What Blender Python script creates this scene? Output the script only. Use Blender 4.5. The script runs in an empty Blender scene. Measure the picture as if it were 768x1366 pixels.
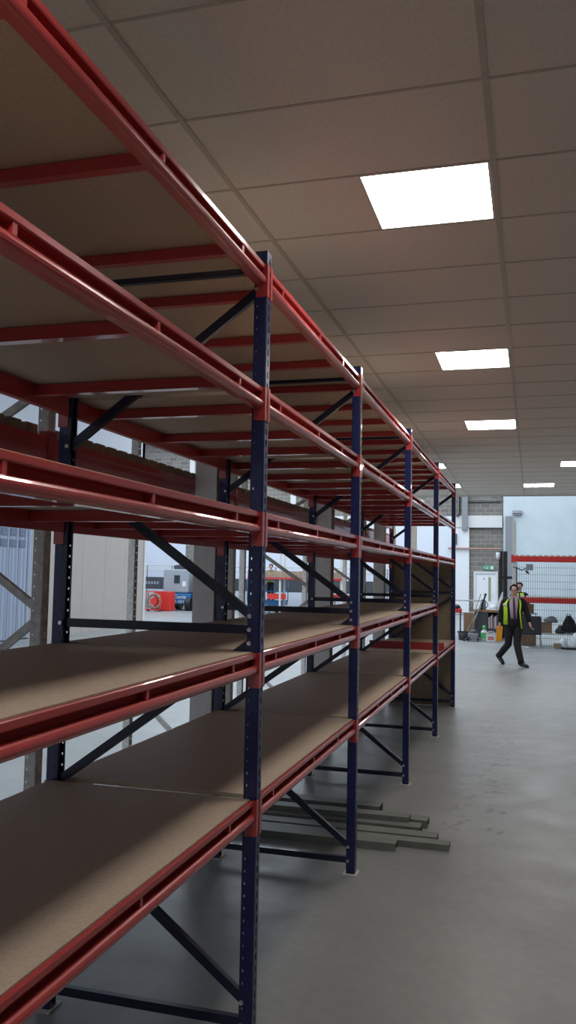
import bpy, bmesh, math, random
from mathutils import Vector, Matrix
random.seed(7)
SC = bpy.context.scene
COL = SC.collection

# ------------------------------------------------------------------ camera
cd = bpy.data.cameras.new('camera'); cam = bpy.data.objects.new('camera', cd); COL.objects.link(cam)
cd.sensor_fit = 'HORIZONTAL'; cd.sensor_width = 36.0; cd.lens = 36.0 * 1126.0 / 768.0
cd.clip_start = 0.05; cd.clip_end = 300
RT = Vector((0.96075921, 0.27674320, 0.01883983)); UP = Vector((0.00207847, -0.07510031, 0.99717382)); FW = Vector((-0.27737595, 0.95800477, 0.07272852))
m = Matrix.Identity(4)
for i in range(3):
    m[i][0] = RT[i]; m[i][1] = UP[i]; m[i][2] = -FW[i]
m.translation = Vector((1.10769, -3.42893, 1.93843))
cam.matrix_world = m
SC.camera = cam

# ------------------------------------------------------------------ world and light
w = bpy.data.worlds.new('world'); SC.world = w; w.use_nodes = True
w.node_tree.nodes['Background'].inputs[0].default_value = (0.75, 0.85, 1.0, 1)
w.node_tree.nodes['Background'].inputs[1].default_value = 0.1

def area(name, loc, sx, sy, power, col, spread=180):
    l = bpy.data.lights.new(name, 'AREA'); l.shape = 'RECTANGLE'; l.size = sx; l.size_y = sy
    l.energy = power; l.color = col; l.spread = math.radians(spread)
    o = bpy.data.objects.new(name, l); COL.objects.link(o); o.location = loc
    return o
DAY = (0.80, 0.90, 1.0)
# rooflights of the tall hall beyond and beside the mezzanine
area('rooflight_far', (-7, 31, 9.3), 26, 15, 3050, DAY)
area('rooflight_side', (-4.5, 9, 9.3), 1.6, 28, 1700, DAY)
PANEL = 20.0      # radiance of the ceiling light panels
SC.view_settings.view_transform = 'Standard'; SC.view_settings.look = 'None'
SC.view_settings.exposure = 0.0; SC.view_settings.gamma = 1.0
SC.view_settings.use_curve_mapping = False

# ------------------------------------------------------------------ materials
def mat(name, col, rough=0.5, metal=0.0, spec=0.5, noise=0, nscale=20, bump=0, bscale=40, coat=0, emit=None, estr=0, alpha=1, trans=0, var=None):
    m = bpy.data.materials.new(name); m.use_nodes = True
    nt = m.node_tree; b = nt.nodes['Principled BSDF']
    b.inputs['Base Color'].default_value = (*col, 1); b.inputs['Roughness'].default_value = rough
    b.inputs['Metallic'].default_value = metal; b.inputs['Specular IOR Level'].default_value = spec
    b.inputs['Coat Weight'].default_value = coat; b.inputs['Coat Roughness'].default_value = 0.05
    b.inputs['Alpha'].default_value = alpha; b.inputs['Transmission Weight'].default_value = trans
    if emit: b.inputs['Emission Color'].default_value = (*emit, 1); b.inputs['Emission Strength'].default_value = estr
    tc = nt.nodes.new('ShaderNodeTexCoord')
    n = nt.nodes.new('ShaderNodeTexNoise'); n.inputs['Scale'].default_value = nscale; n.inputs['Detail'].default_value = 6
    nt.links.new(tc.outputs['Object'], n.inputs['Vector'])
    r = nt.nodes.new('ShaderNodeValToRGB')
    k = noise if noise else 0.04
    c2 = var if var else tuple(c * (1 - k) for c in col)
    r.color_ramp.elements[0].position = 0.35; r.color_ramp.elements[1].position = 0.65
    r.color_ramp.elements[0].color = (*c2, 1); r.color_ramp.elements[1].color = (*[min(1, c * (1 + k * .6)) for c in col], 1)
    nt.links.new(n.outputs['Fac'], r.inputs['Fac']); nt.links.new(r.outputs['Color'], b.inputs['Base Color'])
    if bump:
        n2 = nt.nodes.new('ShaderNodeTexNoise'); n2.inputs['Scale'].default_value = bscale; n2.inputs['Detail'].default_value = 4
        nt.links.new(tc.outputs['Object'], n2.inputs['Vector'])
        bp = nt.nodes.new('ShaderNodeBump'); bp.inputs['Strength'].default_value = bump; bp.inputs['Distance'].default_value = 0.01
        nt.links.new(n2.outputs['Fac'], bp.inputs['Height']); nt.links.new(bp.outputs['Normal'], b.inputs['Normal'])
    return m

M = {}
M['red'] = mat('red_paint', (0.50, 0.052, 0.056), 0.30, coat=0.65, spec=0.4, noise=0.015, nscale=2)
M['red_recess'] = mat('red_paint_shaded', (0.40, 0.045, 0.045), 0.7, spec=0.15, noise=0.02)  # same red paint, darkened and dulled to paint in the shade under the beam lip
M['navy'] = mat('navy_paint', (0.007, 0.014, 0.10), 0.36, coat=0.3, noise=0.2, nscale=8)
M['brace'] = mat('brace_paint', (0.010, 0.014, 0.045), 0.38, coat=0.2)
M['board'] = mat('chipboard', (0.51, 0.395, 0.30), 0.72, noise=0.10, nscale=90, bump=0.15, bscale=300)
M['board_dark'] = mat('brown_board', (0.30, 0.225, 0.15), 0.7, noise=0.14, nscale=14)
M['bolt'] = mat('zinc_bolt', (0.7, 0.7, 0.72), 0.3, metal=0.9)
M['galv'] = mat('galvanised_steel', (0.66, 0.65, 0.62), 0.5, metal=0.0, noise=0.2, nscale=30)
M['column'] = mat('grey_column_paint', (0.85, 0.84, 0.83), 0.5, noise=0.06)
M['column_web'] = mat('column_web_brown', (0.13, 0.09, 0.085), 0.55)  # web much darker and browner than the pale flanges
M['timber'] = mat('timber', (0.36, 0.26, 0.18), 0.7, noise=0.3, nscale=9)
M['timber_pale'] = mat('pale_timber', (0.60, 0.53, 0.45), 0.7, noise=0.15, nscale=9)
M['timber'].name = 'timber'
M['cream'] = mat('cream_panel', (0.47, 0.42, 0.375), 0.5, noise=0.03, nscale=2)
M['white'] = mat('white_paint', (0.80, 0.82, 0.85), 0.5, noise=0.02)
M['palewall'] = mat('pale_blue_wall', (0.60, 0.67, 0.70), 0.6, noise=0.05, nscale=1.5)
M['hallwall'] = mat('hall_cladding', (0.72, 0.76, 0.84), 0.6, noise=0.03)
M['leftclad'] = mat('pale_grey_blue_cladding', (0.50, 0.52, 0.57), 0.6)
M['mezwall'] = mat('mezzanine_wall', (0.62, 0.60, 0.58), 0.7)
M['tile'] = mat('ceiling_tile', (0.86, 0.80, 0.74), 0.85, noise=0.05, nscale=60, bump=0.1, bscale=200)
M['tbar'] = mat('ceiling_grid', (0.60, 0.55, 0.50), 0.5)
M['trimw'] = mat('light_trim', (0.7, 0.7, 0.68), 0.5)
M['panel'] = mat('light_diffuser', (0.9, 0.9, 0.9), 0.5, emit=(1.0, 0.96, 0.90), estr=PANEL)
M['strip'] = mat('profile_steel', (0.22, 0.235, 0.21), 0.5, metal=0.1, noise=0.15, nscale=5)
M['black'] = mat('black_plastic', (0.012, 0.012, 0.014), 0.45)
M['darkgrey'] = mat('dark_grey', (0.06, 0.065, 0.075), 0.5)
M['midgrey'] = mat('mid_grey', (0.25, 0.26, 0.28), 0.5)
M['wire'] = mat('wire', (0.10, 0.11, 0.12), 0.5, metal=0.4)
M['safered'] = mat('bright_red', (0.72, 0.04, 0.03), 0.45)
M['blue'] = mat('machine_blue', (0.02, 0.14, 0.34), 0.4)
M['machgrey'] = mat('machine_grey', (0.34, 0.37, 0.40), 0.5)
M['cardboard'] = mat('cardboard', (0.33, 0.20, 0.115), 0.8, noise=0.15, nscale=5)
M['fabric'] = mat('charcoal_fabric', (0.035, 0.038, 0.045), 0.9, noise=0.2, nscale=60)
M['cloth_black'] = mat('black_cloth', (0.010, 0.010, 0.013), 0.85, noise=0.3, nscale=30)
M['cloth_navy'] = mat('dark_trouser_cloth', (0.013, 0.014, 0.02), 0.85)
M['shirt'] = mat('pale_pink_shirt', (0.48, 0.40, 0.44), 0.85)
M['collar'] = mat('grey_collar_cloth', (0.33, 0.31, 0.32), 0.85)
M['tie'] = mat('purple_tie', (0.07, 0.02, 0.09), 0.6)
M['hivis'] = mat('hi_vis_yellow', (0.55, 0.85, 0.02), 0.7)
M['reflect'] = mat('reflective_tape', (0.75, 0.78, 0.72), 0.35)
M['skin'] = mat('skin', (0.62, 0.37, 0.29), 0.55, noise=0.1, nscale=20)
M['hair'] = mat('grey_brown_hair', (0.10, 0.075, 0.06), 0.8)
M['hair_dark'] = mat('dark_hair', (0.015, 0.012, 0.012), 0.7)
M['shoe'] = mat('black_leather', (0.01, 0.01, 0.01), 0.35)
M['orange'] = mat('orange_yellow_folder', (0.85, 0.36, 0.02), 0.5)
M['green'] = mat('green_plastic', (0.10, 0.50, 0.16), 0.4)
M['exitgreen'] = mat('exit_green', (0.10, 0.34, 0.22), 0.4)
M['glass'] = mat('dark_glass', (0.02, 0.03, 0.04), 0.1)
M['doorglass'] = mat('door_glass', (0.33, 0.34, 0.20), 0.15)
M['polybag'] = mat('clear_polythene', (0.72, 0.76, 0.78), 0.25, noise=0.25, nscale=14, bump=0.6, bscale=12)
M['pinkpaper'] = mat('pink_label', (0.6, 0.22, 0.20), 0.7)
M['pane'] = mat('grey_blue_pane', (0.16, 0.19, 0.27), 0.3)
M['copper'] = mat('copper_pipe', (0.42, 0.24, 0.19), 0.4, metal=0.3)

# floor: sealed grey concrete with blotches, scuffs and hairline dirt trails
def floor_mat():
    m = bpy.data.materials.new('polished_concrete'); m.use_nodes = True
    nt = m.node_tree; N = nt.nodes; L = nt.links; b = N['Principled BSDF']
    tc = N.new('ShaderNodeTexCoord')
    def noise(s, d, dist=0):
        n = N.new('ShaderNodeTexNoise'); n.inputs['Scale'].default_value = s; n.inputs['Detail'].default_value = d
        n.inputs['Distortion'].default_value = dist; L.new(tc.outputs['Object'], n.inputs['Vector']); return n
    def ramp(a, c0, c1, src):
        r = N.new('ShaderNodeValToRGB'); r.color_ramp.elements[0].position = a[0]; r.color_ramp.elements[1].position = a[1]
        r.color_ramp.elements[0].color = (*c0, 1); r.color_ramp.elements[1].color = (*c1, 1); L.new(src, r.inputs['Fac']); return r
    base = ramp((0.3, 0.7), (0.275, 0.283, 0.275), (0.345, 0.352, 0.34), noise(0.8, 8).outputs['Fac'])
    fine = ramp((0.35, 0.7), (0.9, 0.9, 0.9), (1, 1, 1), noise(14, 8).outputs['Fac'])
    mul = N.new('ShaderNodeMixRGB'); mul.blend_type = 'MULTIPLY'; mul.inputs['Fac'].default_value = 1
    L.new(base.outputs['Color'], mul.inputs[1]); L.new(fine.outputs['Color'], mul.inputs[2])
    # dirt spots gathered along a strip of the aisle
    spot = ramp((0.57, 0.62), (0, 0, 0), (1, 1, 1), noise(8, 6, 0.8).outputs['Fac'])
    sx = N.new('ShaderNodeSeparateXYZ'); L.new(tc.outputs['Object'], sx.inputs[0])
    d = N.new('ShaderNodeMath'); d.operation = 'SUBTRACT'; d.inputs[1].default_value = 0.66; L.new(sx.outputs['X'], d.inputs[0])
    ab = N.new('ShaderNodeMath'); ab.operation = 'ABSOLUTE'; L.new(d.outputs[0], ab.inputs[0])
    ls = N.new('ShaderNodeMath'); ls.operation = 'LESS_THAN'; ls.inputs[1].default_value = 0.24; L.new(ab.outputs[0], ls.inputs[0])
    mm = N.new('ShaderNodeMath'); mm.operation = 'MULTIPLY'; L.new(spot.outputs['Color'], mm.inputs[0]); L.new(ls.outputs[0], mm.inputs[1])
    g1 = N.new('ShaderNodeMath'); g1.operation = 'GREATER_THAN'; g1.inputs[1].default_value = 3.3; L.new(sx.outputs['Y'], g1.inputs[0])
    g2 = N.new('ShaderNodeMath'); g2.operation = 'LESS_THAN'; g2.inputs[1].default_value = 13.0; L.new(sx.outputs['Y'], g2.inputs[0])
    g3 = N.new('ShaderNodeMath'); g3.operation = 'MULTIPLY'; L.new(g1.outputs[0], g3.inputs[0]); L.new(g2.outputs[0], g3.inputs[1])
    g4 = N.new('ShaderNodeMath'); g4.operation = 'MULTIPLY'; L.new(g3.outputs[0], g4.inputs[0]); L.new(mm.outputs[0], g4.inputs[1]); mm = g4
    m2 = N.new('ShaderNodeMath'); m2.operation = 'MULTIPLY'; m2.inputs[1].default_value = 0.55; L.new(mm.outputs[0], m2.inputs[0])
    mix = N.new('ShaderNodeMixRGB'); L.new(m2.outputs[0], mix.inputs['Fac']); L.new(mul.outputs['Color'], mix.inputs[1]); mix.inputs[2].default_value = (0.12, 0.115, 0.11, 1)
    L.new(mix.outputs['Color'], b.inputs['Base Color'])
    rr = ramp((0.3, 0.7), (0.30, 0.30, 0.30), (0.46, 0.46, 0.46), noise(3, 6).outputs['Fac'])
    L.new(rr.outputs['Color'], b.inputs['Roughness'])
    return m
M['floor'] = floor_mat()

def block_mat():
    m = bpy.data.materials.new('grey_blockwork'); m.use_nodes = True
    nt = m.node_tree; N = nt.nodes; L = nt.links; b = N['Principled BSDF']
    tc = N.new('ShaderNodeTexCoord'); mp = N.new('ShaderNodeMapping'); mp.inputs['Rotation'].default_value = (math.radians(90), 0, 0)
    L.new(tc.outputs['Object'], mp.inputs[0])
    br = N.new('ShaderNodeTexBrick'); L.new(mp.outputs[0], br.inputs['Vector'])
    br.inputs['Scale'].default_value = 1.0; br.inputs['Brick Width'].default_value = 0.45; br.inputs['Row Height'].default_value = 0.225
    br.inputs['Mortar Size'].default_value = 0.014
    br.inputs['Color1'].default_value = (0.17, 0.155, 0.135, 1); br.inputs['Color2'].default_value = (0.235, 0.215, 0.19, 1)
    br.inputs['Mortar'].default_value = (0.33, 0.31, 0.28, 1)
    L.new(br.outputs['Color'], b.inputs['Base Color']); b.inputs['Roughness'].default_value = 0.85
    return m
M['block'] = block_mat()

def strip_mat():
    m = mat('blue_pvc_strip', (0.30, 0.38, 0.55), 0.25, noise=0.25, nscale=3)
    nt = m.node_tree; b = nt.nodes['Principled BSDF']; tc = nt.nodes.new('ShaderNodeTexCoord')
    wv = nt.nodes.new('ShaderNodeTexWave'); wv.bands_direction = 'Y'; wv.inputs['Scale'].default_value = 1.6; wv.inputs['Distortion'].default_value = 1.0
    nt.links.new(tc.outputs['Object'], wv.inputs['Vector'])
    r = nt.nodes.new('ShaderNodeValToRGB'); r.color_ramp.elements[0].color = (0.25, 0.30, 0.41, 1); r.color_ramp.elements[1].color = (0.40, 0.44, 0.54, 1)
    nt.links.new(wv.outputs['Fac'], r.inputs['Fac']); nt.links.new(r.outputs['Color'], b.inputs['Base Color'])
    return m
M['strip_pvc'] = strip_mat()

# ------------------------------------------------------------------ helpers
class MB:
    def __init__(s): s.bm = bmesh.new()
    def box(s, x0, x1, y0, y1, z0, z1):
        v = [s.bm.verts.new((x, y, z)) for x in (x0, x1) for y in (y0, y1) for z in (z0, z1)]
        for f in ((0, 1, 3, 2), (4, 6, 7, 5), (0, 4, 5, 1), (2, 3, 7, 6), (0, 2, 6, 4), (1, 5, 7, 3)):
            s.bm.faces.new([v[i] for i in f])
        return s
    def obox(s, p0, p1, w, h, up=(0, 0, 1)):
        p0 = Vector(p0); p1 = Vector(p1); d = (p1 - p0).normalized(); u = Vector(up)
        if abs(d.dot(u)) > 0.98: u = Vector((1, 0, 0))
        a = d.cross(u).normalized(); b = a.cross(d).normalized()
        v = []
        for p in (p0, p1):
            for i, j in ((-1, -1), (1, -1), (1, 1), (-1, 1)):
                v.append(s.bm.verts.new(p + a * i * w / 2 + b * j * h / 2))
        for f in ((3, 2, 1, 0), (4, 5, 6, 7), (0, 1, 5, 4), (1, 2, 6, 5), (2, 3, 7, 6), (3, 0, 4, 7)):
            s.bm.faces.new([v[i] for i in f])
        return s
    def loft(s, pts, rads, n=12, up=(0, 1, 0), cap=True):
        """tube through pts; rads are r or (r_side, r_up)"""
        pts = [Vector(p) for p in pts]; rings = []
        for i, p in enumerate(pts):
            if i == 0: d = pts[1] - pts[0]
            elif i == len(pts) - 1: d = pts[-1] - pts[-2]
            else: d = pts[i + 1] - pts[i - 1]
            d.normalize(); u = Vector(up)
            if abs(d.dot(u)) > 0.95: u = Vector((1, 0, 0)) if abs(d.x) < .9 else Vector((0, 0, 1))
            a = d.cross(u).normalized(); b = a.cross(d).normalized()
            r = rads[i]; ra, rb = (r, r) if not isinstance(r, tuple) else r
            rings.append([s.bm.verts.new(p + a * ra * math.cos(t) + b * rb * math.sin(t)) for t in [2 * math.pi * k / n for k in range(n)]])
        for q in range(len(rings) - 1):
            for k in range(n):
                s.bm.faces.new((rings[q][k], rings[q][(k + 1) % n], rings[q + 1][(k + 1) % n], rings[q + 1][k]))
        if cap:
            s.bm.faces.new(rings[0][::-1]); s.bm.faces.new(rings[-1])
        return s
    def cyl(s, p0, p1, r, n=12, r2=None): return s.loft([p0, p1], [r, r if r2 is None else r2], n)
    def prism(s, poly, axis, a0, a1):
        """poly of 2-d points extruded along axis: 'y' -> (x,z), 'x' -> (y,z), 'z' -> (x,y)"""
        def P(q, a):
            return {'y': (q[0], a, q[1]), 'x': (a, q[0], q[1]), 'z': (q[0], q[1], a)}[axis]
        A = [s.bm.verts.new(P(q, a0)) for q in poly]; B = [s.bm.verts.new(P(q, a1)) for q in poly]
        n = len(poly)
        s.bm.faces.new(A); s.bm.faces.new(B[::-1])
        for i in range(n): s.bm.faces.new((A[i], B[i], B[(i + 1) % n], A[(i + 1) % n]))
        return s
    def ellip(s, c, r, n=14, m_=9):
        c = Vector(c); pts = []; rad = []
        rings = []
        for i in range(1, m_):
            t = math.pi * i / m_
            rings.append([s.bm.verts.new(c + Vector((r[0] * math.sin(t) * math.cos(p), r[1] * math.sin(t) * math.sin(p), r[2] * math.cos(t)))) for p in [2 * math.pi * k / n for k in range(n)]])
        top = s.bm.verts.new(c + Vector((0, 0, r[2]))); bot = s.bm.verts.new(c - Vector((0, 0, r[2])))
        for k in range(n):
            s.bm.faces.new((top, rings[0][k], rings[0][(k + 1) % n])); s.bm.faces.new((bot, rings[-1][(k + 1) % n], rings[-1][k]))
        for q in range(len(rings) - 1):
            for k in range(n): s.bm.faces.new((rings[q][k], rings[q + 1][k], rings[q + 1][(k + 1) % n], rings[q][(k + 1) % n]))
        return s
    def mesh(s, name, mt, smooth=False):
        bmesh.ops.recalc_face_normals(s.bm, faces=s.bm.faces)
        me = bpy.data.meshes.new(name); s.bm.to_mesh(me); s.bm.free(); me.materials.append(mt)
        if smooth:
            for p in me.polygons: p.use_smooth = True
        return me
    def build(s, name, mt, parent=None, smooth=False, bevel=0):
        o = bpy.data.objects.new(name, s.mesh(name, mt, smooth)); COL.objects.link(o)
        if parent: o.parent = parent
        if bevel:
            b = o.modifiers.new('bevel', 'BEVEL'); b.width = bevel; b.segments = 2; b.limit_method = 'ANGLE'
        return o

def inst(name, me, parent=None, loc=(0, 0, 0), rot=(0, 0, 0)):
    o = bpy.data.objects.new(name, me); COL.objects.link(o); o.location = loc; o.rotation_euler = rot
    if parent: o.parent = parent
    return o
def tag(o, label, cat, group=None, kind=None):
    o['label'] = label; o['category'] = cat
    if group: o['group'] = group
    if kind: o['kind'] = kind
    return o
def empty(name, loc, label, cat, group=None, rz=0):
    o = bpy.data.objects.new(name, None); COL.objects.link(o); o.location = loc; o.rotation_euler[2] = rz
    o.empty_display_size = 0.1
    return tag(o, label, cat, group)
def struct(o): o['kind'] = 'structure'; return o
def jitter(o, amp, seed=0):
    r = random.Random(seed)
    for v in o.data.vertices: v.co += Vector((r.uniform(-amp, amp), r.uniform(-amp, amp), r.uniform(-amp, amp)))
def subsurf(o, n=1):
    s = o.modifiers.new('sub', 'SUBSURF'); s.levels = n; s.render_levels = n; return o

# ================================================================== STRUCTURE
CEIL = 3.785; MEZ_Y1 = 16.0; MEZ_X0 = -2.5; MEZ_X1 = 5.2; END = 40.0
struct(MB().box(-20.5, 16, -8, END, -0.2, 0).build('floor', M['floor']))
# suspended ceiling with real recesses for the light panels
TX, TY = 1.215, 0.638
lights = [(0.338, 0.30 - 3.19), (0.338, 0.30), (0.338, 3.49), (0.338, 6.68), (1.555, 10.47), (-0.88, 10.47), (0.945, 13.70), (-0.88, 13.66)]
cm = MB()
xs = sorted(set([MEZ_X0, MEZ_X1] + [l[0] for l in lights] + [l[0] + .59 for l in lights]))
ys = sorted(set([-8, MEZ_Y1] + [l[1] for l in lights] + [l[1] + .62 for l in lights]))
for a, b in zip(xs, xs[1:]):
    for c, d in zip(ys, ys[1:]):
        cx, cy = (a + b) / 2, (c + d) / 2
        if any(l[0] < cx < l[0] + .59 and l[1] < cy < l[1] + .62 for l in lights): continue
        cm.box(a, b, c, d, CEIL, CEIL + 0.03)
ceil_ = struct(cm.build('ceiling', M['tile']))
g = MB()
k = -10
for k in range(-2, 6):
    x = -0.27 + TX * k
    if MEZ_X0 < x < MEZ_X1: g.box(x - .012, x + .012, -8, MEZ_Y1, CEIL - .006, CEIL)
for k in range(-14, 26):
    y = 0.30 - 0.009 + TY * k
    segs = [(MEZ_X0, MEZ_X1)]
    for l in lights:
        if l[1] - 0.005 < y < l[1] + .62:
            segs = [q for s_ in segs for q in ((s_[0], min(s_[1], l[0])), (max(s_[0], l[0] + .59), s_[1])) if q[1] - q[0] > 0.01]
    for s_ in segs: g.box(s_[0], s_[1], y - .006, y + .006, CEIL - .004, CEIL)
tb = g.build('trim_1', M['tbar']); tb['kind'] = 'structure'
# mezzanine deck above the ceiling and its edge fascia
struct(MB().box(MEZ_X0, MEZ_X1, -8, MEZ_Y1, CEIL + 0.12, CEIL + 0.45).build('trim_2', M['white']))
struct(MB().box(MEZ_X0 - .02, MEZ_X1, MEZ_Y1, MEZ_Y1 + .06, CEIL - 0.03, CEIL + 0.55).build('trim_3', M['trimw']))
struct(MB().box(MEZ_X0 - .06, MEZ_X0, -8, MEZ_Y1 + .06, CEIL - 0.03, CEIL + 0.55).build('trim_4', M['trimw']))
struct(MB().box(-20.5, 16, -8.2, -8, 0, 10).build('wall_back', M['mezwall']))
struct(MB().box(MEZ_X1, MEZ_X1 + .2, -8, MEZ_Y1, 0, CEIL + .5).build('wall_right', M['mezwall']))
struct(MB().box(16, 16.2, -8, END, 0, 10).build('wall_hall_right', M['hallwall']))
struct(MB().box(-20.7, -20.5, 24.6, END, 0, 10).build('wall_hall_far_left', M['hallwall']))
struct(MB().box(-12.7, -12.5, -8, 24.6, 0, 9.6).build('wall_hall_left', M['leftclad']))
struct(MB().box(-20.5, -12.5, 24.4, 24.6, 0, 9.6).build('wall_hall_return', M['hallwall']))
struct(MB().box(-20.5, 16, -8, END, 9.6, 9.8).build('ceiling_hall', M['hallwall']))
# end wall: blockwork with openings clad in white panels
struct(MB().box(-20.5, 16, END, END + .2, 0, 10).build('wall_end', M['block']))
wc = MB()
wc.box(-20.5, -17.3, END - .10, END, 0, 5.0); wc.box(-16.6, -2.66, END - .10, END, 0, 5.0)
struct(wc.build('trim_5', M['hallwall']))
wb = MB(); wb.box(-2.58, -0.30, END - .22, END, 4.42, 5.02)
struct(wb.build('trim_6', M['trimw']))
struct(MB().box(-2.66, -1.92, END - .18, END, 0, 4.40).build('trim_7', M['white']))
struct(MB().box(-2.26, -1.98, END - .42, END - .2, 4.3, 6.9).build('trim_8', M['midgrey']))
struct(MB().box(-0.24, 16, END - .5, END, 0, 9.6).build('wall_partition', M['palewall']))
# door with frame, vision panel
dr = struct(MB().box(-1.60, -0.62, END - .05, END, 0, 2.12).build('door_1', M['white'], bevel=.004))
df = MB(); df.box(-1.70, -1.60, END - .10, END, 0, 2.22); df.box(-0.62, -0.52, END - .10, END, 0, 2.22); df.box(-1.60, -0.62, END - .10, END, 2.12, 2.22)
df.build('door_frame', M['trimw'], dr)
MB().box(-0.98, -0.86, END - .065, END - .05, 0.75, 1.95).build('vision_panel', M['doorglass'], dr)
MB().cyl((-1.2, END - .07, 1.87), (-1.2, END - .05, 1.87), .035).build('round_sign', M['midgrey'], dr)
MB().obox((-0.70, END - .09, 1.02), (-0.82, END - .09, 1.02), .02, .02).build('door_handle', M['bolt'], dr)

# ---- ceiling light panels
glow_me = None
for i, (x, y) in enumerate(lights):
    lab = ['square white ceiling light panel behind the viewer, over the nearest rack bay', 'largest and nearest glowing square ceiling panel, above the first blue rack post', 'second glowing ceiling panel from the front along the aisle',
           'third glowing ceiling panel from the front along the aisle', 'glowing ceiling panel cut by the right edge of the picture, right of the aisle row', 'small glowing ceiling panel seen just above the top rack beam, the nearer of two',
           'small wide glowing ceiling panel near the far edge of the ceiling, right of the rack', 'farthest small glowing ceiling panel above the end of the rack'][i]
    if i == 0: lab = 'glowing ceiling panel nearest the back wall, out over the first bay of racking'
    t = empty('ceiling_light', (x + .295, y + .31, CEIL), lab, 'ceiling light', 'square ceiling light panels')
    f = MB(); W, H = .295, .31
    f.box(-W, W, -H, -H + .008, -.003, .03); f.box(-W, W, H - .008, H, -.003, .03); f.box(-W, -W + .008, -H + .008, H - .008, -.003, .03); f.box(W - .008, W, -H + .008, H - .008, -.003, .03)
    f.build('light_frame', M['trimw'], t)
    MB().box(-W + .008, W - .008, -H + .008, H - .008, .002, .012).build('diffuser', M['panel'], t)

# ---- mezzanine columns (H section)
for i, y in enumerate((2.13, 5.69, 9.2, 12.8)):
    lab = ['grey steel column rising between the two rack rows, nearest and widest looking', 'grey steel column between the racks, second from the front',
           'grey steel column between the racks, third from the front', 'grey steel column between the racks, farthest from the viewer'][i]
    t = empty('steel_column', (-1.11, y, 0), lab, 'column', 'steel columns between the rack rows')
    c = MB(); c.box(-.08, .08, 0, .012, 0.012, CEIL - .002); c.box(-.08, .08, .148, .16, 0.012, CEIL - .002)
    c.build('flange', M['column'], t)
    MB().box(-.006, .006, .012, .148, 0.012, CEIL - .002).build('web', M['column_web'], t)
    MB().box(-.075, .075, -.03, .19, 0, .012).build('base_plate', M['column'], t)

# ================================================================== BLUE AND RED RACK
U = [-2.48, 0.0, 2.10, 4.58, 7.05, 9.474]
ZB = [0.844, 1.4545, 2.053, 2.595, 3.1395]; CH = 0.147; D = 0.995
UW, UD, PH = 0.060, 0.055, 3.335

def post_mesh(name, mt, UD=.055, UW=.060, PH=3.335, pitch=.05, slot=True):
    """perforated open C section, aisle face at x=0, opening to -x"""
    path = [((-UD, .013), 0), ((-UD, 0), 0), ((-UD + .010, 0), 0), ((-UD + .015, 0), 1), ((-.005, 0), 0), ((-.0015, .0015), 0), ((0, .005), 0), ((0, .024), 0), ((0, .036), 2), ((0, UW - .005), 0),
            ((-.0015, UW - .0015), 0), ((-.005, UW), 0), ((-UD + .016, UW), 0), ((-UD + .009, UW), 1), ((-UD, UW), 0), ((-UD, UW - .013), 0)]
    zs = [0.0]; z = 0.03; types = []
    while z < PH - pitch:
        types += [0, 1, 2, 1]
        zs += [z, z + .009, z + .019, z + .028]; z += pitch
    types.append(0); zs.append(PH)
    bm = bmesh.new(); V = [[bm.verts.new((p[0][0], p[0][1], zz)) for p in path] for zz in zs]
    for r in range(len(zs) - 1):
        for c in range(len(path) - 1):
            h = path[c + 1][1]
            if h == 1 and types[r] == 2: continue
            if h == 2 and types[r] in (1, 2) and slot: continue
            bm.faces.new((V[r][c], V[r][c + 1], V[r + 1][c + 1], V[r + 1][c]))
    me = bpy.data.meshes.new(name); bm.to_mesh(me); bm.free(); me.materials.append(mt)
    return me
POST = post_mesh('upright_post', M['navy'])
def add_post(name, me, parent, x, y, mirror):
    o = inst(name, me, parent, (x, y, 0.006))
    if mirror: o.scale[0] = -1
    s = o.modifiers.new('sheet', 'SOLIDIFY'); s.thickness = 0.002; s.offset = 1
    return o

rack = empty('pallet_rack', (0, 0, 0), 'long run of racking with navy blue uprights and glossy red beams', 'rack')
FOOT = MB().box(-.075, .02, -.025, .085, 0, .006).mesh('foot_plate', M['galv'])
CAP = MB().box(-.055, 0, 0, .06, PH + .006, PH + .012).mesh('post_cap', M['black'])
BOLT = MB().cyl((0, -.010, 0), (0, 0.002, 0), .0095, 8).mesh('bolt', M['bolt'])
def channel(p0, p1, name='cross_brace', mt=None):
    # rolled channel lying in the frame plane
    p0 = Vector(p0); p1 = Vector(p1); d = (p1 - p0).normalized(); n = Vector((-d.z, 0, d.x))
    b = MB(); h = .019; w = .014
    prof = [(-h, -w), (h, -w), (h, w), (h - .006, w), (h - .006, -w + .006), (-h + .006, -w + .006), (-h + .006, w), (-h, w)]
    A = [b.bm.verts.new(p0 + n * q[0] + Vector((0, q[1], 0))) for q in prof]; B = [b.bm.verts.new(p1 + n * q[0] + Vector((0, q[1], 0))) for q in prof]
    b.bm.faces.new(A); b.bm.faces.new(B[::-1])
    for i in range(len(prof)): b.bm.faces.new((A[i], B[i], B[(i + 1) % 8], A[(i + 1) % 8]))
    return b.mesh(name, mt or M['brace'])
XF, XR = -.045, -D + .045
BR = [((XF, .085), (XR, .085)), ((XF, .175), (XR, .845)), ((XR, .985), (XF, 1.64)), ((XF, 1.697), (XR, 1.697)), ((XF, 1.755), (XR, 2.395)), ((XR, 2.505), (XF, 3.175)), ((XF, 3.275), (XR, 3.275))]
BRM = [channel((a[0], .030, a[1]), (b[0], .030, b[1])) for a, b in BR]
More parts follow.
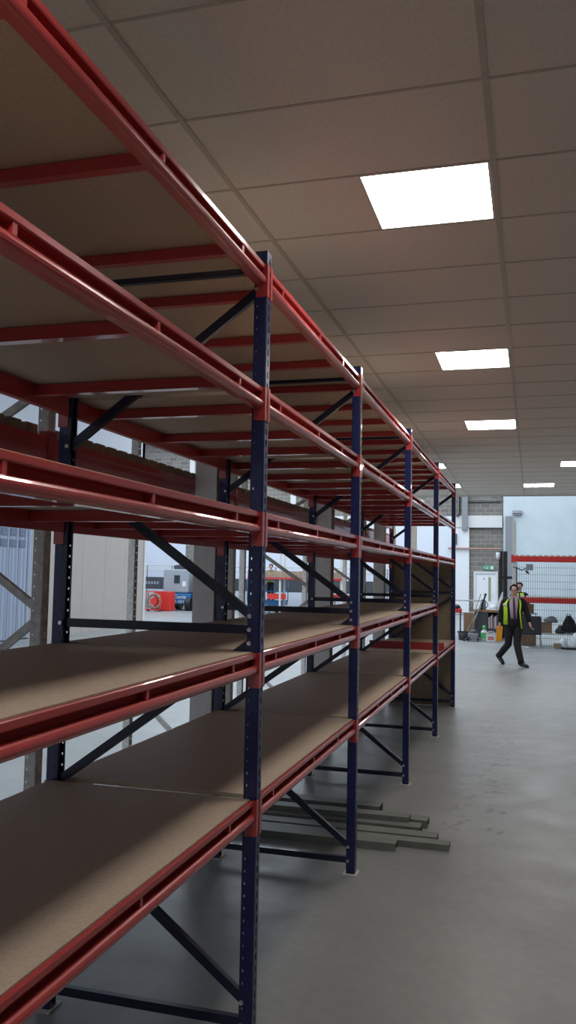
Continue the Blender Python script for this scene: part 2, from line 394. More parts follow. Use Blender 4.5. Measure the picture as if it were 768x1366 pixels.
for i, u in enumerate(U[1:]):
    p = add_post('upright', POST, rack, 0, u, False); r = add_post('upright', POST, rack, -D, u, True)
    inst('foot_plate', FOOT, p, (0, 0, -.006)); inst('foot_plate', FOOT, r, (0, 0, -.006))
    inst('post_cap', CAP, p, (0, 0, -.006)); inst('post_cap', CAP, r, (0, 0, -.006))
    for (a, b), me in zip(BR, BRM):
        br = inst('cross_brace', me, rack, (0, u, 0))
        for q in (a, b):
            inst('bolt', BOLT, br, (q[0], 0, q[1]))

# beams: stepped profile. outline in (x, z) with z measured down from the beam top
T = CH
BP = [(-.050, T - .014), (-.024, T - .014), (-.024, T), (-.012, T), (-.009, T - .003), (-.009, T - .020), (-.012, T - .024), (-.040, T - .026), (-.042, T - .029), (-.042, T - .051), (-.040, T - .054), (-.012, T - .055),
      (-.006, T - .059), (-.002, T - .066), (-.001, T - .073), (-.003, T - .081), (-.007, T - .087), (-.013, T - .091), (-.020, T - .093), (-.050, T - .093)]
def beam_mesh(y0, y1, mirror):
    b = MB(); pr = [((-D - x) if mirror else x, z) for x, z in BP]
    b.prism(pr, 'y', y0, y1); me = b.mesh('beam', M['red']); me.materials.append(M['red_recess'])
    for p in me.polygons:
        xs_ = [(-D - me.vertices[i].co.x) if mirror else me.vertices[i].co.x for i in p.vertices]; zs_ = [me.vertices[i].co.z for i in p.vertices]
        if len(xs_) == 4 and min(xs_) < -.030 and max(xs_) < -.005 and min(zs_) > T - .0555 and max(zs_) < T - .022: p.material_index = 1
    return me
def connector_mesh(yface, side, mirror):
    """end plate against the post plus its wrap on the aisle face; side +1 = beam comes from -y"""
    b = MB()
    def X(a): return -D - a if mirror else a
    x0, x1 = sorted((X(-.046), X(.005)))
    b.box(x0, x1, *sorted((yface, yface - side * .005)), 0, CH)
    x0, x1 = sorted((X(.001), X(.005)))
    b.box(x0, x1, *sorted((yface, yface + side * .024)), 0, CH)
    # row of hooks' dimples
    return b.mesh('beam_connector', M['red'])
def support_mesh():
    b = MB(); zt = T - .016
    b.box(-D + .052, -.052, -.020, .020, zt - .045, zt - .041)
    b.box(-D + .052, -.052, -.020, -.016, zt - .041, zt - .003); b.box(-D + .052, -.052, .016, .020, zt - .041, zt - .003)
    b.box(-D + .052, -.052, -.020, .020, zt - .003, zt)
    
    for s in (0, 1):
        X = (lambda a: a) if s == 0 else (lambda a: -D - a)
        b.box(*sorted((X(-.0525), X(-.0125))), -.009, .009, T - .0535, T - .025)
    return b.mesh('deck_support', M['red'])
SUP = support_mesh()
SY = [[-1.82, -1.05, -.28], [.29, 1.03, 1.62], [2.30, 3.00, 3.65, 4.28], [4.78, 5.45, 6.12, 6.78], [7.25, 7.9, 8.55, 9.2]]
LV = ['lowest', 'second', 'middle', 'fourth', 'top']
BAY = ['in the nearest bay, before the first blue post', 'in the bay between the two nearest blue posts', 'in the third bay of the blue rack', 'in the fourth bay of the blue rack', 'in the last bay at the far end']
for bay in range(5):
    y0 = U[bay] + UW + .002; y1 = U[bay + 1] - .002
    BM = [beam_mesh(y0 + .004, y1 - .004, m_) for m_ in (False, True)]
    CA = [connector_mesh(y1, 1, m_) for m_ in (False, True)]; CB = [connector_mesh(y0, -1, m_) for m_ in (False, True)]
    bm_ = MB().box(-D + .026, -.026, U[bay] + UW + .004, U[bay + 1] - .006, T - .0135, T + .0045).mesh('shelf_board', M['board'])
    for lv in range(5):
        if bay == 4 and lv == 1: continue
        for s in (0, 1):
            be = inst('beam', BM[s], rack, (0, 0, ZB[lv]))
            inst('beam_connector', CA[s], be); inst('beam_connector', CB[s], be)
        for y in SY[bay]: inst('deck_support', SUP, rack, (0, y, ZB[lv]))
        sb = inst('shelf_board', bm_, None, (0, 0, ZB[lv]))
        bv = sb.modifiers.new('bevel', 'BEVEL'); bv.width = .001
        tag(sb, 'tan chipboard on the %s level, %s' % (LV[lv], BAY[bay]), 'shelf board', 'chipboard shelf panels')

# tall boards standing across the far end of the rack
o = MB().box(-.985, -.49, U[5] + .095, U[5] + .113, .003, 2.17).build('sheet_board', M['board_dark']); tag(o, 'tall brown sheet standing upright at the rack end, left half', 'board', 'sheets closing the rack end')
o = MB().box(-.488, -.02, U[5] + .095, U[5] + .113, .003, 2.17).build('sheet_board', M['board_dark']); tag(o, 'tall brown sheet standing upright at the rack end, aisle half', 'board', 'sheets closing the rack end')
# loose beam lying on the lowest shelf of the last bay
lb = MB(); pr = [(a, b) for a, b in [(7.62 + x, z - T + .097) for x, z in BP]]
lb.prism(pr, 'x', -.93, .02)
lo = lb.build('loose_beam', M['red']); lo.location = (0, 0, ZB[0] + T + .0015)
cb = MB(); cb.box(.02, .026, 7.58, 7.63, ZB[0] + T + .006, ZB[0] + T + .10); cb.box(-.936, -.93, 7.58, 7.63, ZB[0] + T + .006, ZB[0] + T + .10)
c_ = cb.build('end_plate', M['red'], lo); c_.location = (0, 0, -(ZB[0] + T + .0015))
tag(lo, 'short red beam lying loose across the lowest shelf in the last bay', 'beam')

# ================================================================== GREY RACK BEHIND
GX, GD = -1.24, 0.95
grey = empty('grey_rack', (GX, 0, 0), 'galvanised rack behind the blue one, with red beams and slatted timber decks', 'rack')
GPOST = post_mesh('grey_upright', M['galv'], .06, .06, 3.72, .06)
GU = [-2.49, .30, 3.10, 5.95, 8.80, 11.6]
def gbrace(x0, z0, x1, z1): return channel((x0, .030, z0), (x1, .030, z1), 'diagonal_brace', M['galv'])
GB = [gbrace(-.06, .2, -.89, .95), gbrace(-.06, 1.67, -.89, 1.02), gbrace(-.06, 1.75, -.89, 2.30), gbrace(-.89, 2.36, -.06, 2.86), gbrace(-.06, 2.95, -.89, 3.55), gbrace(-.05, .12, -.9, .12)]
for u in GU:
    add_post('grey_upright', GPOST, grey, 0, u, False); add_post('grey_upright', GPOST, grey, -GD, u, True)
    for me in GB:
        o = inst('diagonal_brace', me, grey, (0, u, 0))
GZ = 2.475
for k in range(5):
    y0, y1 = GU[k] + .062, GU[k + 1] - .002
    for mir in (0, 1):
        X = (lambda a: a) if not mir else (lambda a: -GD - a)
        b = MB(); pr = [(X(x), z) for x, z in [(-.05, 0), (0, 0), (.003, .05), (-.002, .055), (-.002, .085), (.003, .09), (0, .13), (-.05, .13)]]
        b.prism(pr, 'y', y0 + .004, y1 - .004)
        be = b.build('beam', M['red'], grey); be.location = (0, 0, GZ)
        for yy, sd in ((y1, 1), (y0, -1)):
            c = MB(); x0, x1 = sorted((X(-.05), X(.006)))
            c.box(x0, x1, *sorted((yy, yy - sd * .005)), -.04, .16)
            x0, x1 = sorted((X(.001), X(.006))); c.box(x0, x1, *sorted((yy, yy + sd * .03)), -.04, .16)
            co = c.build('beam_connector', M['red'], be)
    s = MB(); y = y0 + .02
    while y < y1 - .1:
        s.box(-GD + .004, -.004, y, y + .095, .1315, .1315 + .045); y += .140
    s.box(-GD + .12, -GD + .17, y0 + .02, y1 - .03, .105, .131); s.box(-.17, -.12, y0 + .02, y1 - .03, .105, .131)
    sd = s.build('timber_deck', M['timber']); sd.location = (GX, 0, GZ)
    tag(sd, 'slatted timber deck on the grey rack, %s' % ['nearest section at the left edge', 'section left of the nearest steel column', 'section just past the nearest steel column', 'section past the second column', 'farthest section'][k], 'slatted deck', 'slatted timber decks')

# cream panelled enclosure at the left of the hall
cw = empty('partition_wall', (-12.42, 15, 0), 'long cream panelled partition standing left of the racks, floor to above head height', 'partition')
for k in range(5):
    MB().box(-.06, .06, 2.35 + k * 1.42, 2.35 + k * 1.42 + 1.41, 0, 3.75).build('cream_panel', M['cream'], cw)
MB().box(-.07, .1, 9.45, 9.6, 0, 3.74).build('corner_post', M['trimw'], cw)
MB().box(-.06, .06, -4.5, -1.9, 0, 3.75).build('cream_panel', M['cream'], cw)
MB().box(-.08, .08, -4.5, 9.6, 3.75, 3.85).build('top_rail', M['trimw'], cw)
MB().box(-.06, .06, -1.9, 2.35, 3.2, 3.75).build('cream_panel', M['cream'], cw)
sc_ = empty('strip_curtain', (-12.36, 15, 0), 'blue translucent strip curtain filling an opening in the cream partition', 'strip curtain')
for k in range(20):
    y = -1.9 + k * .2125
    MB().loft([(0.01 * (k % 2), y + .1, .03), (0.01 * (k % 2), y + .1, 3.18)], [(.108, .003)] * 2, 8, up=(1, 0, 0)).build('curtain_strip', M['strip_pvc'], sc_)
MB().box(-.04, .06, -1.88, 2.33, 3.12, 3.2).build('hanging_rail', M['galv'], sc_)
gp = MB()
for k in range(4):
    for q in range(2): gp.box(.02, .03, .45 + k * .42, .45 + k * .42 + .28, 2.52 + q * .3, 2.52 + q * .3 + .2)
gp.build('pane_grid', M['pane'], sc_)

# ================================================================== STEEL PROFILES ON THE FLOOR
def profile(x0, x1, y, z, wdt, h, lab, rz=0):
    b = MB(); t = .004
    pr = [(-wdt / 2, 0), (wdt / 2, 0), (wdt / 2, h), (wdt / 2 - t, h), (wdt / 2 - t, t), (-wdt / 2 + t, t), (-wdt / 2 + t, h), (-wdt / 2, h)]
    pr = [(a, h - c) for a, c in pr]
    b.prism(pr, 'x', -(x1 - x0), 0)
    o = b.build('steel_profile', M['strip']); o.location = (x1, y, z); o.rotation_euler[2] = rz
    tag(o, lab, 'steel profile', 'steel profiles stacked under the rack')
profile(-2.1, .18, 2.70, .0, .11, .055, 'grey steel channel on the floor, frontmost of the pile and shorter', .0)
profile(-1.9, .54, 2.83, .0, .11, .045, 'grey steel channel on the floor reaching farthest into the aisle', .0)
profile(-2.0, .44, 2.97, .0, .13, .05, 'grey steel channel on the floor just behind the longest one', .0)
profile(-2.1, .30, 3.14, .0, .13, .06, 'grey steel channel in the middle of the floor pile', .0)
profile(-2.0, .20, 3.24, .061, .12, .035, 'thin grey channel lying on top of the floor pile', .01)
profile(-2.1, .33, 3.34, .0, .14, .06, 'grey steel channel in the floor pile, second from the back', .0)
profile(-2.0, -.08, 3.58, .0, .16, .07, 'grey steel channel at the back of the floor pile, shortest', .0)

# ================================================================== PEOPLE
def skin_mesh(name, verts, edges, radii, root, mt, sub=1):
    me = bpy.data.meshes.new(name + '_skel'); me.from_pydata([tuple(v) for v in verts], edges, [])
    o = bpy.data.objects.new(name + '_skel', me); COL.objects.link(o)
    o.modifiers.new('skin', 'SKIN')
    if not me.skin_vertices: 
        bm = bmesh.new(); bm.from_mesh(me); bm.verts.layers.skin.verify(); bm.to_mesh(me); bm.free()
    sk = me.skin_vertices[0].data
    for i, r in enumerate(radii):
        sk[i].radius = r if isinstance(r, tuple) else (r, r); sk[i].use_root = (i == root)
    s = o.modifiers.new('sub', 'SUBSURF'); s.levels = sub; s.render_levels = sub
    dg = bpy.context.evaluated_depsgraph_get(); dg.update()
    nm = bpy.data.meshes.new_from_object(o.evaluated_get(dg)); nm.name = name
    bpy.data.objects.remove(o)
    nm.materials.clear(); nm.materials.append(mt)
    for p in nm.polygons: p.use_smooth = True
    return nm

def person(name, loc, label, J, cl, rz=0):
    """J: dict of joints in local metres (x right, y away, z up). cl: clothing options"""
    root = empty(name, loc, label, 'person', rz=rz)
    V = []; E_ = []; R = []
    def add(p, r, par=None):
        V.append(Vector(p)); R.append(r)
        if par is not None: E_.append((par, len(V) - 1))
        return len(V) - 1
    pel = add(J['pelvis'], .125); wa = add(J['waist'], .12, pel); ch = add(J['chest'], .135, wa); nb = add(J['neck'], .062, ch)
    hd = Vector(J['head']); n2 = add((Vector(J['neck']) + hd) / 2 + Vector((0, 0, -.03)), .055, nb)
    jaw = add(hd + Vector((0, -.015, -.055)), (.066, .074), n2); cr = add(hd + Vector((0, .01, .02)), (.082, .096), jaw); add(hd + Vector((0, .012, .085)), (.05, .06), cr)
    for s in ('l', 'r'):
        sh = add(J['sh_' + s], .062, ch); el = add(J['el_' + s], .042, sh); wr = add(J['wr_' + s], .027, el)
        hv = Vector(J['ha_' + s]) - Vector(J['wr_' + s]); hv.normalize()
        palm = add(Vector(J['wr_' + s]) + hv * .07, (.038, .018), wr)
        side = Vector((0, 1, 0)); side = (side - hv * side.dot(hv)).normalized(); inn = hv.cross(side).normalized() * (1 if s == 'l' else -1)
        for q, (off, ln) in enumerate(((-.030, .062), (-.010, .075), (.010, .070), (.028, .055))):
            a = add(Vector(V[palm]) + hv * .035 + side * off, .009, palm); b = add(V[a] + hv * ln * .5 + inn * .012, .0085, a); add(V[b] + hv * ln * .35 + inn * .025, .0075, b)
        a = add(V[palm] - hv * .01 - side * .045, .011, palm); add(V[a] + hv * .035 - side * .018 + inn * .012, .0095, a)
        hp = add(J['hip_' + s], .095, pel); kn = add(J['kn_' + s], .058, hp); an = add(J['an_' + s], .034, kn); add(Vector(J['an_' + s]).lerp(Vector(J['toe_' + s]), .7), .022, an)
    me = skin_mesh(name + '_body', V, E_, R, 0, M['skin'], 1)
    body = inst('body', me, root)
    # face: nose, ears, eyes, mouth
    MB().loft([hd + Vector((0, -.085, .03)), hd + Vector((0, -.108, -.008)), hd + Vector((0, -.09, -.015))], [.008, .014, .010], 8).build('nose', M['skin'], root, True)
    for sx in (-1, 1):
        MB().ellip(hd + Vector((sx * .080, .012, .0)), (.012, .022, .034), 8, 6).build('ear', M['skin'], root, True)
        MB().ellip(hd + Vector((sx * .032, -.080, .018)), (.014, .008, .008), 8, 6).build('eye', M['white'], root, True)
    MB().ellip(hd + Vector((0, -.082, -.048)), (.026, .008, .006), 8, 6).build('mouth', M['pinkpaper'], root, True)
    # hair
    h = MB(); c = hd + Vector((0, .015, .030)); n = 24
    rings = []
    bald = cl.get('bald')
    for i in range(8):
        t = math.pi * .66 * i / 7
        rings.append([h.bm.verts.new(c + Vector((.094 * math.sin(t) * math.cos(p), .106 * math.sin(t) * math.sin(p), .088 * math.cos(t)))) for p in [2 * math.pi * k / n for k in range(n)]])
    for q in range(7):
        for k in range(n):
            f = math.sin(2 * math.pi * (k + .5) / n)          # -1 at the face, +1 at the back
            if bald and (q < 3 or f < -.45) and f < .75: continue
            if not bald and q > 2 and f < -.45: continue
            h.bm.faces.new((rings[q][k], rings[q][(k + 1) % n], rings[q + 1][(k + 1) % n], rings[q + 1][k]))
    for v in [v for v in h.bm.verts if not v.link_faces]: h.bm.verts.remove(v)
    ho = h.build('hair', cl['hair'], root, True); so = ho.modifiers.new('t', 'SOLIDIFY'); so.thickness = .012; so.offset = 1
    if cl.get('glasses'):
        gl = MB()
        for sx in (-1, 1):
            for k in range(10):
                a0, a1 = 2 * math.pi * k / 10, 2 * math.pi * (k + 1) / 10
                gl.cyl(hd + Vector((sx * .034 + .026 * math.cos(a0), -.097, .018 + .018 * math.sin(a0))), hd + Vector((sx * .034 + .026 * math.cos(a1), -.097, .018 + .018 * math.sin(a1))), .0035, 6)
            gl.cyl(hd + Vector((sx * .06, -.097, .022)), hd + Vector((sx * .086, .01, .02)), .003, 6)
        gl.cyl(hd + Vector((-.008, -.099, .02)), hd + Vector((.008, -.099, .02)), .003, 6)
        gl.build('glasses', M['black'], root)
    # trousers
    tr = MB()
    P = Vector(J['pelvis'])
    tr.loft([P + Vector((0, 0, .13)), P + Vector((0, 0, .04)), P + Vector((0, 0, -.05))], [(.168, .12), (.178, .128), (.165, .125)], 16)
    for s in ('l', 'r'):
        hp, kn, an = Vector(J['hip_' + s]), Vector(J['kn_' + s]), Vector(J['an_' + s])
        tr.loft([hp + Vector((0, 0, .05)), hp.lerp(kn, .25), hp.lerp(kn, .7), kn, kn.lerp(an, .4), kn.lerp(an, .85), an + (an - kn).normalized() * .02], [.10, .104, .085, .078, .075, .068, .072], 14)
    tr.build('trousers', cl['trousers'], root, True)
    for s in ('l', 'r'):
        an, to = Vector(J['an_' + s]), Vector(J['toe_' + s]); f = (to - an); f.z = 0; f.normalize() if f.length > 0 else None
        sl = (to - an).normalized()
        MB().loft([an - sl * .06 + Vector((0, 0, -.035)), an + Vector((0, 0, -.03)), an.lerp(to, .5) + Vector((0, 0, -.012)), to, to + sl * .05], [(.040, .040), (.052, .055), (.055, .046), (.055, .038), (.035, .022)], 12, up=(0, 0, 1)).build('shoe', M['shoe'], root, True)
    # jacket
    W_, C_, N_ = Vector(J['waist']), Vector(J['chest']), Vector(J['neck'])
    tp = [P + Vector((0, 0, -.12)), P.lerp(W_, .3), W_, W_.lerp(C_, .6), C_ + Vector((0, 0, .04)), C_.lerp(N_, .62), N_ + Vector((0, 0, .0))]
    trd = [(.215, .165), (.20, .152), (.182, .138), (.205, .148), (.215, .145), (.150, .110), (.075, .075)]
    jk = MB(); jk.loft(tp, trd, 20)
    for s in ('l', 'r'):
        sh, el, wr = Vector(J['sh_' + s]), Vector(J['el_' + s]), Vector(J['wr_' + s])
        jk.loft([C_.lerp(sh, .45) + Vector((0, 0, .05)), C_.lerp(sh, .85) + Vector((0, 0, .005)), sh.lerp(el, .10), sh.lerp(el, .40), el, el.lerp(wr, .5), wr], [.075, .082, .080, .074, .066, .060, .055], 14)
    subsurf(jk.build('jacket', cl['jacket'], root, True))
    # fitted panels on the chest: angle from the front, as (height fraction along torso 0..1, a0, a1)
    def panel(nm, rows, mt, off, thick=.006):
        b = MB(); n = 8; R1 = []
        for fr, a0, a1 in rows:
            x = fr * (len(tp) - 1); i = min(int(x), len(tp) - 2); t = x - i
            c = tp[i].lerp(tp[i + 1], t); ra = trd[i][0] * (1 - t) + trd[i + 1][0] * t + off; rb = trd[i][1] * (1 - t) + trd[i + 1][1] * t + off
            R1.append([b.bm.verts.new(c + Vector((ra * math.sin(a0 + (a1 - a0) * k / n), -rb * math.cos(a0 + (a1 - a0) * k / n), 0))) for k in range(n + 1)])
        for q in range(len(R1) - 1):
            for k in range(n): b.bm.faces.new((R1[q][k], R1[q][k + 1], R1[q + 1][k + 1], R1[q + 1][k]))
        o = b.build(nm, mt, root, True); s = o.modifiers.new('t', 'SOLIDIFY'); s.thickness = thick; s.offset = 0
        return o
    for pn in cl.get('panels', []): panel(*pn)
    return root, panel

# walking man in the aisle
J = dict(pelvis=(.0, 0, .93), waist=(-.01, 0, 1.08), chest=(0, 0, 1.33), neck=(.0, -.01, 1.535), head=(.01, -.04, 1.672),
         sh_r=(-.19, .0, 1.45), el_r=(-.275, .06, 1.16), wr_r=(-.30, .03, .93), ha_r=(-.305, .01, .83),
         sh_l=(.19, .0, 1.45), el_l=(.275, .07, 1.18), wr_l=(.335, -.04, .95), ha_l=(.37, -.07, .86),
         hip_r=(-.09, .0, .90), kn_r=(-.12, .06, .47), an_r=(-.33, .36, .185), toe_r=(-.25, .28, .045),
         hip_l=(.09, 0, .90), kn_l=(.07, -.10, .49), an_l=(.16, -.22, .10), toe_l=(.27, -.32, .045))
a = math.radians
man_cl = dict(hair=M['hair'], bald=True, glasses=True, jacket=M['cloth_black'], trousers=M['cloth_navy'], fringe=.03, panels=[
    ('shirt', [(.28, a(-16), a(22)), (.45, a(-20), a(22)), (.65, a(-24), a(26)), (.82, a(-34), a(34)), (.96, a(-60), a(60))], M['shirt'], .006),
    ('tie', [(.22, a(2), a(15)), (.45, a(-1), a(12)), (.75, a(-5), a(8)), (.90, a(-6), a(8)), (.95, a(-11), a(13))], M['tie'], .024),
    ('hi_vis_panel', [(.10, a(-78), a(-34)), (.45, a(-78), a(-36)), (.65, a(-74), a(-38)), (.85, a(-76), a(-44))], M['hivis'], .016),
    ('hi_vis_panel', [(.02, a(42), a(54)), (.45, a(36), a(46)), (.65, a(34), a(46)), (.85, a(46), a(70))], M['hivis'], .016),
    ('reflective_band', [(.30, a(-78), a(-35)), (.36, a(-78), a(-35))], M['reflect'], .024),
    ('reflective_band', [(.60, a(-75), a(-37)), (.66, a(-74), a(-38))], M['reflect'], .024),
    ('collar', [(.80, a(-48), a(-22)), (.97, a(-120), a(-25))], M['collar'], .018),
    ('collar', [(.80, a(22), a(48)), (.97, a(25), a(120))], M['collar'], .018)])
man, _ = person('person', (.72, 16.0, 0), 'walking man with glasses, dark coat, open yellow high visibility vest, purple tie', J, man_cl)
o = MB().box(-.055, .075, -.02, .02, -.40, -.06).build('document_folder', M['orange'], bevel=.006); o.location = (.415, 16.0, .93); o.rotation_euler = (0, a(4), a(10))
tag(o, 'orange yellow folder held down in the walking man\'s hand', 'folder')

stand = dict(pelvis=(.0, 0, .93), waist=(0, 0, 1.08), chest=(0, 0, 1.33), neck=(.0, -.01, 1.53), head=(0, -.03, 1.685),
             sh_r=(-.19, .0, 1.45), el_r=(-.25, .04, 1.17), wr_r=(-.22, -.10, .95), ha_r=(-.2, -.15, .87),
             sh_l=(.19, .0, 1.45), el_l=(.25, .04, 1.17), wr_l=(.22, -.10, .95), ha_l=(.2, -.15, .87),
             hip_r=(-.09, .0, .90), kn_r=(-.10, -.02, .49), an_r=(-.11, .02, .09), toe_r=(-.13, -.12, .04),
             hip_l=(.09, 0, .90), kn_l=(.10, -.02, .49), an_l=(.11, .02, .09), toe_l=(.13, -.12, .04))
hv = [('hi_vis_vest', [(.12, a(-170), a(-6)), (.5, a(-170), a(-6)), (.88, a(-170), a(-10))], M['hivis'], .012), ('hi_vis_vest', [(.12, a(6), a(170)), (.5, a(6), a(170)), (.88, a(10), a(170))], M['hivis'], .012),
      ('reflective_band', [(.40, a(-165), a(165)), (.46, a(-165), a(165))], M['reflect'], .02)]
person('person', (.74, 23.6, 0), 'person in yellow high visibility vest standing mostly hidden behind the walking man', stand, dict(hair=M['hair_dark'], jacket=M['cloth_black'], trousers=M['cloth_navy'], panels=hv))

# ================================================================== FAR RIGHT: second rack, mesh, clutter
RY = 21.9
r2 = empty('pallet_rack', (.56, RY, 0), 'grey rack with two red beams and wire mesh back, beyond the walking man', 'rack')
PM = post_mesh('grey_upright_far', M['galv'], .07, .09, 3.6, .06)
for (x, y) in ((0, 0), (0, .9), (2.9, 0), (2.9, .9)):
    o = inst('grey_upright', PM, r2, (x, y, 0.0)); o.rotation_euler[2] = a(-90); s = o.modifiers.new('t', 'SOLIDIFY'); s.thickness = .003
for z in (2.42, 1.23):
    for y in (-.05, .90):
        b = MB(); b.prism([(y, z), (y + .045, z), (y + .045, z + .15), (y, z + .15), (y - .004, z + .10), (y + .004, z + .085), (y + .004, z + .06), (y - .004, z + .05)], 'x', .03, 2.88)
        be = b.build('beam', M['safered'], r2)
        c = MB(); c.box(-.03, .035, y - .006, y - .001, z - .04, z + .19); c.box(2.875, 2.94, y - .006, y - .001, z - .04, z + .19); c.build('beam_connector', M['safered'], be)
for z, lab in ((2.42, 'upper'), (1.23, 'lower')):
    s = MB(); x = .06
    while x < 2.8: s.box(x, x + .11, -.04, .93, z + .151, z + .185); x += .165
    o = s.build('timber_deck', M['timber_pale']); o.location = (.56, RY, 0); tag(o, 'pale slatted timber deck on the %s red beams of the far right rack' % lab, 'slatted deck', 'decks on the far right rack')
f = MB(); x = 0.0
while x < 2.75: f.cyl((x, 0, .02), (x, 0, 2.36), .0035, 5); x += .062
z = .04
while z < 2.4: f.cyl((0, .004, z), (2.75, .004, z), .004, 5); z += .20
fe = empty('mesh_panel', (.70, RY - .12, 0), 'tall grey wire mesh panel fixed to the front of the far right rack', 'mesh fence')
f.build('wire_grid', M['wire'], fe)
e = MB(); e.box(-.02, 0, -.01, .015, 0, 2.4); e.box(2.75, 2.77, -.01, .015, 0, 2.4); e.build('edge_post', M['wire'], fe)

# forklift mast at the desk
fk = empty('forklift', (.24, 24.4, 0), 'black forklift mast standing in front of the door, behind the desk', 'forklift')
for x in (-.15, -.01): MB().box(x, x + .125, 0, .14, .05, 2.78 if x < 0 else 2.7).build('mast_rail', M['black'], fk, bevel=.01)
for x in (.30, ): MB().box(x, x + .10, 0, .14, .05, 2.25).build('mast_rail', M['black'], fk, bevel=.01)
b = MB(); b.box(-.14, .40, .03, .09, .35, .47); b.box(-.14, .40, .03, .09, 1.9, 1.98); b.build('cross_member', M['black'], fk)
b = MB(); b.box(-.15, .85, .5, 1.9, .25, 1.0); b.box(-.05, .75, 1.1, 1.9, 1.0, 1.2); b.build('truck_body', M['darkgrey'], fk, bevel=.05)
for x in (-.08, .78):
    for y in (.55, 1.6): MB().cyl((x - .09, y, .2), (x + .09, y, .2), .2, 18).build('wheel', M['black'], fk)
MB().loft([(-.17, -.02, 2.52), (-.17, -.02, 2.60), (-.17, -.02, 2.74)], [.05, .065, .06], 12).build('work_light', M['white'], fk, True)

# floodlight bracket on right rack
fl = empty('floodlight', (.95, RY - .22, 2.20), 'grey floodlight box on a bent arm below the upper red beam', 'light')
MB().box(0, .19, -.04, .04, -.04, .14).build('lamp_head', M['midgrey'], fl, bevel=.01)
MB().loft([(0, 0, .02), (-.12, 0, -.04), (-.3, .03, .04), (-.36, .1, .05)], [.018] * 4, 8).build('arm', M['darkgrey'], fl)
MB().loft([(-.02, 0, -.04), (.03, 0, -.1), (.08, 0, -.13)], [.025, .035, .02], 8).build('sensor', M['darkgrey'], fl, True)
wl = empty('wall_light', (.42, END - .5, 5.12), 'small white box light high on the pale blue wall', 'light')
MB().prism([(-.24, -.02), (0, -.12), (0, .12), (-.2, .12)], 'x', -.22, .22).build('housing', M['midgrey'], wl); MB().box(-.2, .2, -.2, -.05, -.1, -.085).build('lens', M['white'], wl)
# exit sign
ex = empty('exit_sign', (-.95, END - .03, 2.42), 'small green and white running man exit sign above the door', 'sign')
MB().box(-.28, .28, -.02, 0, -.11, .11).build('backing', M['exitgreen'], ex)
b = MB(); b.box(.08, .20, -.026, -.02, -.08, .08); b.build('white_doorway', M['white'], ex)
b = MB(); b.ellip((-.06, -.024, .055), (.018, .004, .018), 8, 6); b.obox((-.06, -.024, .035), (-.09, -.024, -.02), .035, .006, (0, 1, 0)); b.obox((-.09, -.024, -.02), (-.05, -.024, -.075), .022, .006, (0, 1, 0)); b.obox((-.09, -.024, -.02), (-.15, -.024, -.06), .022, .006, (0, 1, 0)); b.obox((-.07, -.024, .02), (-.02, -.024, .0), .016, .006, (0, 1, 0)); b.build('running_figure', M['white'], ex)
b = MB(); b.prism([(-.24, .0), (-.19, .05), (-.19, -.05)], 'y', -.026, -.02); b.build('arrow', M['white'], ex)
# services on the end wall
o = MB().cyl((-2.95, END - .28, 3.36), (-.35, END - .28, 3.36), .045).build('wall_pipe', M['copper']); tag(o, 'thin horizontal copper coloured pipe across the grey blockwork', 'pipe')
o = MB().cyl((-2.0, END - .06, 5.72), (-.4, END - .06, 5.72), .04).build('wall_pipe', M['darkgrey']); tag(o, 'dark horizontal conduit high on the blockwork near the ceiling edge', 'pipe')
o = MB().box(-.14, .16, END - .75, END - .51, 0.001, 4.95).build('downpipe_cover', M['midgrey']); tag(o, 'grey vertical boxed column at the edge of the pale blue wall', 'column')
o = MB().loft([(-2.38, END - .3, 6.6), (-2.38, END - .3, 5.2), (-2.42, END - .3, 5.02), (-2.55, END - .3, 4.98)], [.04] * 4, 8).build('black_pipe', M['black']); tag(o, 'black bent pipe running down beside the grey post near the ceiling edge', 'pipe')
o = MB().box(-2.66, -2.52, END - .32, END - .2, 3.55, 4.1).build('wall_speaker', M['darkgrey'], bevel=.02); tag(o, 'small black box mounted on the white pillar beside the rack end', 'wall box')
for x, lab in ((-17.15, 'left'), (-11.3, 'middle'), (-9.6, 'right')):
    o = MB().box(x, x + .3, END - .16, END - .01, 5.0, 9.4).build('steel_post', M['trimw']); tag(o, 'pale vertical steel post on the high blockwork, %s of three' % lab, 'post', 'posts on the high blockwork')

# desk and clutter, around x -0.5 y 24
dk = empty('workbench', (-.25, 23.9, 0), 'brown topped desk covered with tools, left of the walking man', 'desk')
MB().box(-.42, .41, -.32, .35, .86, .93).build('desk_top', M['cardboard'], dk, bevel=.004)
b = MB(); b.box(-.36, -.32, -.28, .32, 0, .86); b.box(.36, .40, -.28, .32, 0, .86); b.box(-.32, .36, .28, .31, .05, .86); b.build('desk_frame', M['darkgrey'], dk)
b = MB(); b.box(-.32, .05, -.28, .26, .05, .86); b.box(.32, .36, -.28, .26, .05, .86); b.box(.05, .32, -.28, .26, .05, .36); b.build('cupboard', M['darkgrey'], dk)
for k in range(7):
    h = .34 + .03 * ((k * 5) % 4)
    o = MB().box(-.012, .012, -.10, .10, 0, h).build('box_file', M[['white', 'pinkpaper', 'white', 'midgrey', 'pinkpaper', 'white', 'cream'][k]]); o.location = (-.175 + k * .037, 23.72, .362)
    tag(o, '%s folder standing in the open shelf of the desk, %s' % (['white', 'pink', 'white', 'grey', 'pink', 'white', 'cream'][k], ['leftmost of the row', 'second from the left', 'third from the left', 'in the middle of the row', 'third from the right', 'second from the right', 'rightmost of the row'][k]), 'folder', 'folders in the desk shelf')
hh = empty('hard_hat', (-.05, 23.78, .932), 'white hard hat lying on the desk top', 'helmet')
b = MB()
